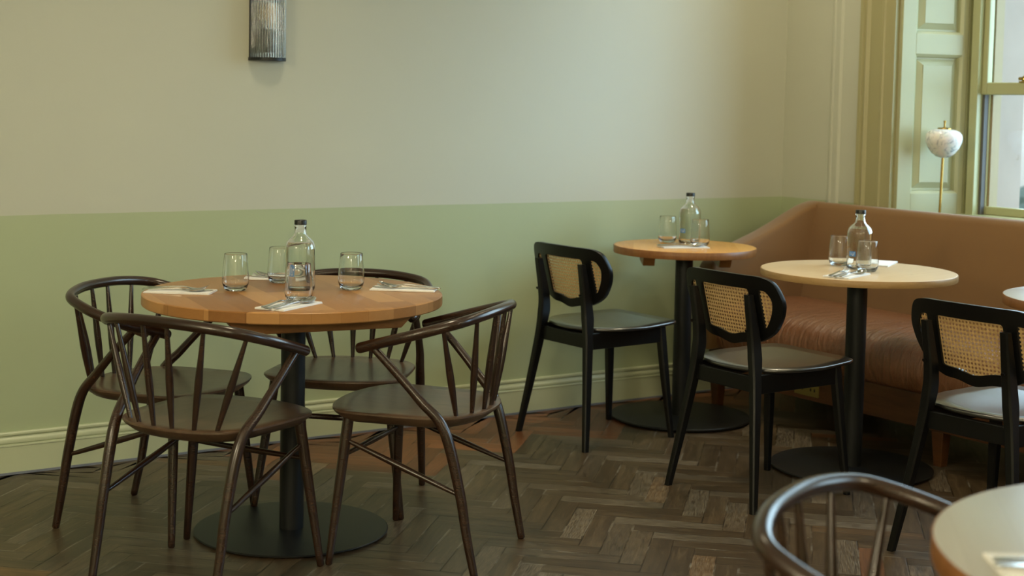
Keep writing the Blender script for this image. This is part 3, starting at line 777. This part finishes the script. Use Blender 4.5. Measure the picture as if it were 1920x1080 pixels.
def make_bottle():
    root = empty('water_bottle')
    o = MB()
    outer = [(0, .003), (.030, .001), (.036, 0), (.0435, .004), (.0462, .011), (.0465, .02), (.0465, .140), (.0455, .150), (.0415, .162), (.034, .172), (.0255, .179), (.0205, .185), (.0182, .192), (.0178, .200), (.0178, .212), (.0190, .2135), (.0190, .220), (.0178, .221)]
    inner = [(.0142, .221), (.0148, .19), (.0175, .184), (.0235, .176), (.0315, .169), (.0390, .1595), (.0430, .1490), (.0440, .140), (.0440, .02), (.0430, .011), (.036, .007), (0, .009)]
    o.lathe(outer+inner, 48); o.build('glass_body', MT['glass'], root, True, 80)
    w = MB(); g = .0002
    w.lathe([(0, .0092), (.036-g, .0073), (.0430-g, .0113), (.0440-g, .0202), (.0440-g, .140), (.0430-g, .149), (.0390-g, .1592), (.0375-g, .1610), (0, .1608)], 48)
    w.build('water', MT['water'], root, True, 50)
    c = MB(); c.lathe([(0, .2345), (.0175, .2345), (.0188, .2335), (.0192, .232), (.0192, .2195), (.0186, .2190), (.0140, .2215), (0, .2215)], 36); c.build('bottle_cap', MT['black_plastic'], root)
    def patch(a0, a1, z0, z1, rr, n=8):
        V = [(rr*math.cos(a0+(a1-a0)*i/n), rr*math.sin(a0+(a1-a0)*i/n), z) for z in (z0, z1) for i in range(n+1)]
        return V, [(i, i+1, n+2+i, n+1+i) for i in range(n)]
    q = MB(); q.add(*patch(-.30, .30, .052, .072, .0467)); q.build('printed_label', MT['label_blue'], root)
    q = MB()
    for a in (-.20, -.02, .14): q.add(*patch(a, a+.035, .056, .068, .0469, 2))
    q.add(*patch(-.02, .10, .056, .058, .0469, 3)); q.add(*patch(.14, .22, .066, .068, .0469, 3))
    q.build('label_print', MT['label_white'], root)
    return root
BT = make_bottle()
for i, (t, dx, dy, a, l) in enumerate([(T1, .024, .008, 3.55, 'clear bottle of water with black cap on the four-seat table'), (T2, .075, .059, 3.3, 'clear bottle of water with black cap on the small orange-brown table'), (T3, .037, .032, 3.3, 'clear bottle of water with black cap and blue print on the pale oak table')]):
    o = BT if i == 0 else copy_tree(BT)
    o.scale = (1, 1, .945)
    o.location = (t[0]+dx, t[1]+dy, TZ+.0003); o.rotation_euler = (0, 0, a); tag(o, l, 'bottle', 'capped water bottles')

# ------------------------------------------------------------------ napkins and cutlery
def strip(mb, path, wid, th, cup=None):
    """flat bar: path of (x, z), half widths, half thicknesses; cup bends the section"""
    rings = []
    for (x, z), w_, t_, c in zip(path, wid, th, cup or [0]*len(path)):
        rings.append([(x, yy*w_, z+s*t_+c*(abs(yy)**2-1)) for s, ys in ((1, (-1, -.6, 0, .6, 1)), (-1, (1, .6, 0, -.6, -1))) for yy in ys])
    mb.loft(rings, True)
HP = [(-.100, .004), (-.094, .0045), (-.06, .0055), (-.02, .0085), (.012, .010), (.030, .0070)]
def make_fork():
    q = MB(); strip(q, HP+[(.042, .0045), (.052, .004)], [.0045, .0062, .0050, .0034, .0030, .0038, .0095, .0115], [.0012]*4+[.0015]*2+[.0010, .0009])
    for k in range(4):
        y = (k-1.5)*.0062
        q.tube([(.051, y, .004), (.065, y, .005), (.082, y, .010), (.094, y*.96, .0155)], [.0018, .0016, .0014, .0008], 8, .6)
    return q.build('fork', MT['steel'], None)
def make_spoon():
    q = MB(); strip(q, HP+[(.040, .0055), (.050, .0052), (.062, .0056), (.076, .0080), (.088, .0115), (.0955, .0145), (.098, .0157)],
                    [.0045, .0062, .0050, .0034, .0030, .0038, .0085, .0145, .0180, .0185, .0145, .0075, .002], [.0012]*4+[.0015]*2+[.0009]*7, [0]*6+[.001, .0035, .006, .0065, .0045, .0015, 0])
    return q.build('spoon', MT['steel'], None)
def make_knife():
    q = MB(); strip(q, [(-.105, .003), (-.098, .003), (-.05, .0032), (.0, .0032), (.012, .0030), (.02, .0028), (.06, .0028), (.095, .0028), (.108, .0028), (.112, .0028)], [.0045, .0056, .0050, .0045, .0045, .0080, .0092, .0085, .005, .001], [.0016, .002, .0022, .0022, .0018, .0009, .0008, .0008, .0007, .0005])
    return q.build('knife', MT['steel'], None)
FK, SP, KN = make_fork(), make_spoon(), make_knife()
def make_napkin():
    q = MB(); lx, ly = .102, .049
    for k, z in enumerate((0, .0018, .0036)):
        g = .0012*k; q.box((-lx+g, -ly+g*.6, z), (lx-g*.5, ly-g, z+.0015))
    q.box((-lx, ly-.003, 0), (lx, ly, .0051))
    return bevel(q.build('paper_napkin', MT['napkin'], None, False), .0007)
NK = make_napkin()
settings = [  # table, centre, heading of the heads, order of (fork, knife, spoon) across, place words
    (T1, -.150, -.285, .55, (.026, .0, -.026), (.10, .02, -.03), 'at the front of the four-seat table'),
    (T1, -.315, .135, -.66, (.026, .008, -.018), (-.05, .0, .03), 'at the left of the four-seat table'),
    (T1, .335, -.098, 2.47, (.022, .004, -.020), (.10, .02, -.12), 'at the right of the four-seat table'),
    (T1, .098, .318, 2.50, (.022, .0, -.024), (.06, .02, -.06), 'at the back of the four-seat table'),
    (T2, -.060, -.060, -.36, (.024, .0, -.024), (.06, .0, -.04), 'on the small orange-brown table'),
    (T3, -.185, -.120, .36, (.026, .0, -.026), (.08, .02, -.04), 'in front on the pale oak table'),
]
first = True
for (t, dx, dy, a, offs, tilt, wd) in settings:
    nk = NK if first else copy_tree(NK)
    x, y = t[0]+dx, t[1]+dy
    nk.location = (x, y, TZ+.0003); nk.rotation_euler = (0, 0, a); tag(nk, 'folded white paper napkin under cutlery '+wd, 'napkin', 'folded white napkins')
    for proto, off, tl, nm in ((FK, offs[0], tilt[0], 'fork'), (KN, offs[1], tilt[1], 'knife'), (SP, offs[2], tilt[2], 'spoon')):
        c = proto if first else copy_tree(proto)
        sh = -.012
        c.location = (x+math.cos(a)*sh-math.sin(a)*off, y+math.sin(a)*sh+math.cos(a)*off, TZ+.0054); c.rotation_euler = (0, 0, a+tl)
        tag(c, 'steel %s lying on the napkin %s' % (nm, wd), nm, 'steel cutlery')
    first = False
nk = copy_tree(NK); nk.location = (T3[0]+.245, T3[1]+.115, TZ+.0003); nk.rotation_euler = (0, 0, .55); tag(nk, 'folded white napkin behind the glasses on the pale oak table', 'napkin', 'folded white napkins')
# foreground setting, mostly out of frame
a = -.62+PI; x, y = T5[0]-.283, T5[1]+.130
nk = copy_tree(NK); nk.location = (x, y, TZ+.0003); nk.rotation_euler = (0, 0, a+PI); tag(nk, 'folded white napkin in the bottom right corner on the blurred tabletop', 'napkin', 'folded white napkins')
for proto, off, nm in ((KN, .018, 'knife'), (FK, -.008, 'fork')):
    c = copy_tree(proto); c.location = (x-math.sin(a)*off, y+math.cos(a)*off, TZ+.0054); c.rotation_euler = (0, 0, a+PI); tag(c, 'steel %s handle in the bottom right corner on the blurred tabletop' % nm, nm, 'steel cutlery')
# ------------------------------------------------------------------ sofa along the window wall
def make_sofa():
    root = empty('banquette_sofa', (0, 0, 0)); tag(root, 'long tan banquette sofa with leather seat and swept-down end along the window wall', 'sofa')
    ya, yb = -.25, -4.30
    # back: section in (x, z), rounded top, leaning
    sec = [(-.045, .10), (-.045, .88), (-.052, .903), (-.068, .914), (-.088, .914), (-.103, .905), (-.113, .885), (-.135, .78), (-.165, .62), (-.195, .50), (-.205, .44), (-.20, .25)]
    q = MB(); q.loft([[(x, y, z) for x, z in sec] for y in (yb, -.345)], True); bk = q.build('backrest', MT['fabric'], root, True, 50)
    # seam piping at the inner corner
    q = MB(); q.tube([(-.112, -.347, .900), (-.140, -.347, .78), (-.170, -.347, .62), (-.200, -.347, .49)], [.004]*4, 8); q.build('seam_piping', MT['fabric'], bk)
    # swept end panel: profile in (x, z), thickness in y
    prof = [(-.045, .914), (-.085, .913), (-.15, .897), (-.23, .864), (-.32, .823), (-.42, .782), (-.53, .744), (-.62, .712), (-.70, .672), (-.735, .64), (-.745, .60), (-.745, .42), (-.745, .27), (-.045, .27)]
    P = spline([(x, 0, z) for x, z in prof[:11]], 4)
    P = [(p.x, p.z) for p in P]+prof[11:]
    q = MB()
    def pr(off):
        c = (-.42, .5); return [(c[0]+(x-c[0])*(1-off/.35), c[1]+(z-c[1])*(1-off/.30)) for x, z in P]
    rings = [[(x, y, z) for x, z in pr(o_)] for y, o_ in ((-.245, .018), (-.250, .006), (-.262, 0), (-.335, 0), (-.347, .006), (-.352, .018))]
    q.loft(rings, True); q.build('end_panel', MT['fabric'], root, True, 50)
    # seat cushion
    sec = [(-.19, .27), (-.19, .478), (-.30, .486), (-.45, .484), (-.58, .474), (-.655, .456), (-.695, .425), (-.712, .385), (-.712, .33), (-.700, .285), (-.68, .268)]
    q = MB(); q.loft([[(x, y, z) for x, z in sec] for y in (yb, -3.2, -2.1, -1.2, -.352)], True); q.build('seat_cushion', MT['leather'], root, True, 60)
    q = MB(); q.box((-.675, yb, .135), (-.640, -.262, .268)); bevel(q.build('front_rail', MT['sofa_rail'], root, False), .004)
    q = MB(); q.box((-.640, -.300, .135), (-.06, -.262, .268)); bevel(q.build('side_rail', MT['sofa_rail'], root, False), .004)
    for y in (-.300, -1.567, -2.92, -4.2):
        q = MB(); x0, x1 = -.672, -.622
        q.loft([[(x0+.008, y-.018, 0), (x1-.004, y-.018, 0), (x1-.004, y+.018, 0), (x0+.008, y+.018, 0)], [(x0, y-.028, .135), (x1, y-.028, .135), (x1, y+.028, .135), (x0, y+.028, .135)]], True)
        bevel(q.build('leg', MT['sofa_rail'], root, False), .003)
    return root
make_sofa()
# socket plate on the rail under the sofa
so_ = empty('socket_plate', (-.675, -.885, .190)); tag(so_, 'brass double socket plate on the wooden rail under the sofa', 'socket')
q = MB(); q.box((-.006, -.070, -.036), (0, .070, .036)); bevel(q.build('plate', MT['old_brass'], so_, False), .002)
for yc in (-.036, .034):
    q = MB()
    for dy, dz in ((0, .012), (-.011, -.008), (.011, -.008)): q.box((-.0068, yc+dy-.0035, dz-.006), (-.0055, yc+dy+.0035, dz+.006))
    q.build('socket_holes', MT['dark_hole'], so_, False)
# ------------------------------------------------------------------ globe lamp behind the sofa
def make_lamp():
    root = empty('globe_floor_lamp', (.105, -.862, 0)); tag(root, 'slender brass lamp with a marbled white globe shade before the shutter', 'lamp')
    root.rotation_euler = (math.radians(.6), math.radians(.9), 0)
    q = MB(); q.lathe([(0, 0), (.085, 0), (.09, .004), (.09, .012), (.085, .016), (.02, .02), (.012, .03), (0, .03)], 40); q.build('base', MT['brass'], root)
    q = MB(); q.tube([(0, 0, .02), (0, 0, .7), (0, 0, 1.145)], [.006]*3, 14); q.build('stem', MT['brass'], root)
    q = MB(); q.lathe([(.010, 1.142), (.030, 1.147), (.050, 1.162), (.067, 1.185), (.0775, 1.210), (.080, 1.228), (.077, 1.245), (.067, 1.258), (.050, 1.266), (.026, 1.269), (.02, 1.270)], 48); q.build('globe_shade', MT['alabaster'], root)
    q = MB(); q.lathe([(0, 1.266), (.030, 1.266), (.030, 1.274), (.026, 1.276), (.006, 1.277), (.0042, 1.280), (.0042, 1.298), (.0062, 1.300), (.0062, 1.306), (0, 1.308)], 30); q.build('finial_cap', MT['brass'], root)
    return root
make_lamp()
# ------------------------------------------------------------------ ribbed glass wall light
def make_sconce():
    root = empty('wall_light', (-2.733, 0, 1.497)); tag(root, 'black wall light with a half-round shade of ribbed glass high on the back wall', 'wall light')
    H = .34; R = .066
    q = MB(); q.box((-.070, -.012, 0), (.070, 0, H)); bevel(q.build('backplate', MT['black_metal'], root, False), .002)
    for z0 in (-.010, H-.002):
        q = MB(); v = [(R+.006)*1.0]; n = 28
        ring = [(-(R+.006), 0)] + [(-(R+.006)*math.cos(PI*i/n), -.010-(R+.012)*math.sin(PI*i/n)) for i in range(n+1)] + [(R+.006, 0)]
        q.loft([[(x, y, z0) for x, y in ring], [(x, y, z0+.012) for x, y in ring]], True); q.build('cap', MT['black_metal'], root, True, 40)
    nr = 21
    for i in range(nr):
        t = PI*(i+.5)/nr; x, y = -R*math.cos(t), -.012-R*1.05*math.sin(t)
        q = MB(); q.tube([(x, y, .002), (x, y, H-.002)], [.0046]*2, 12); q.build('glass_rod', MT['ribbed'], root)
    q = MB(); q.lathe([(0, .0), (.030, .0), (.030, .088), (.022, .095), (0, .095)], 24, (0, -.045, .02)); q.build('lamp_holder', MT['black_metal'], root)
    q = MB(); q.lathe([(.010, .095), (.012, .105), (.022, .13), (.026, .15), (.022, .175), (.010, .19), (0, .192)], 24, (0, -.045, .02)); q.build('bulb', MT['bulb'], root)
    return root
make_sconce()
# ------------------------------------------------------------------ outdoors, a sliver seen through the panes
hb = MB(); random.seed(2)
for k in range(26):
    c = (9.0+random.uniform(-.5, .5), 4.0+k*.16+random.uniform(-.1, .1), -.35+random.uniform(-.1, .5)); r = random.uniform(.35, .6)
    hb.lathe([(0, -r), (r*.7, -r*.7), (r, 0), (r*.7, r*.7), (0, r)], 10, c)
h_ = hb.build('hedge', MT['hedge'], None); tag(h_, 'dark green hedge outside seen through the right edge of the window', 'hedge', None, 'stuff')
q = MB(); q.box((11, 2, -1), (13, 12, 2.2)); bd = q.build('garden_wall', MT['stone'], None, False); tag(bd, 'pale stone wall far outside beyond the window', 'wall')
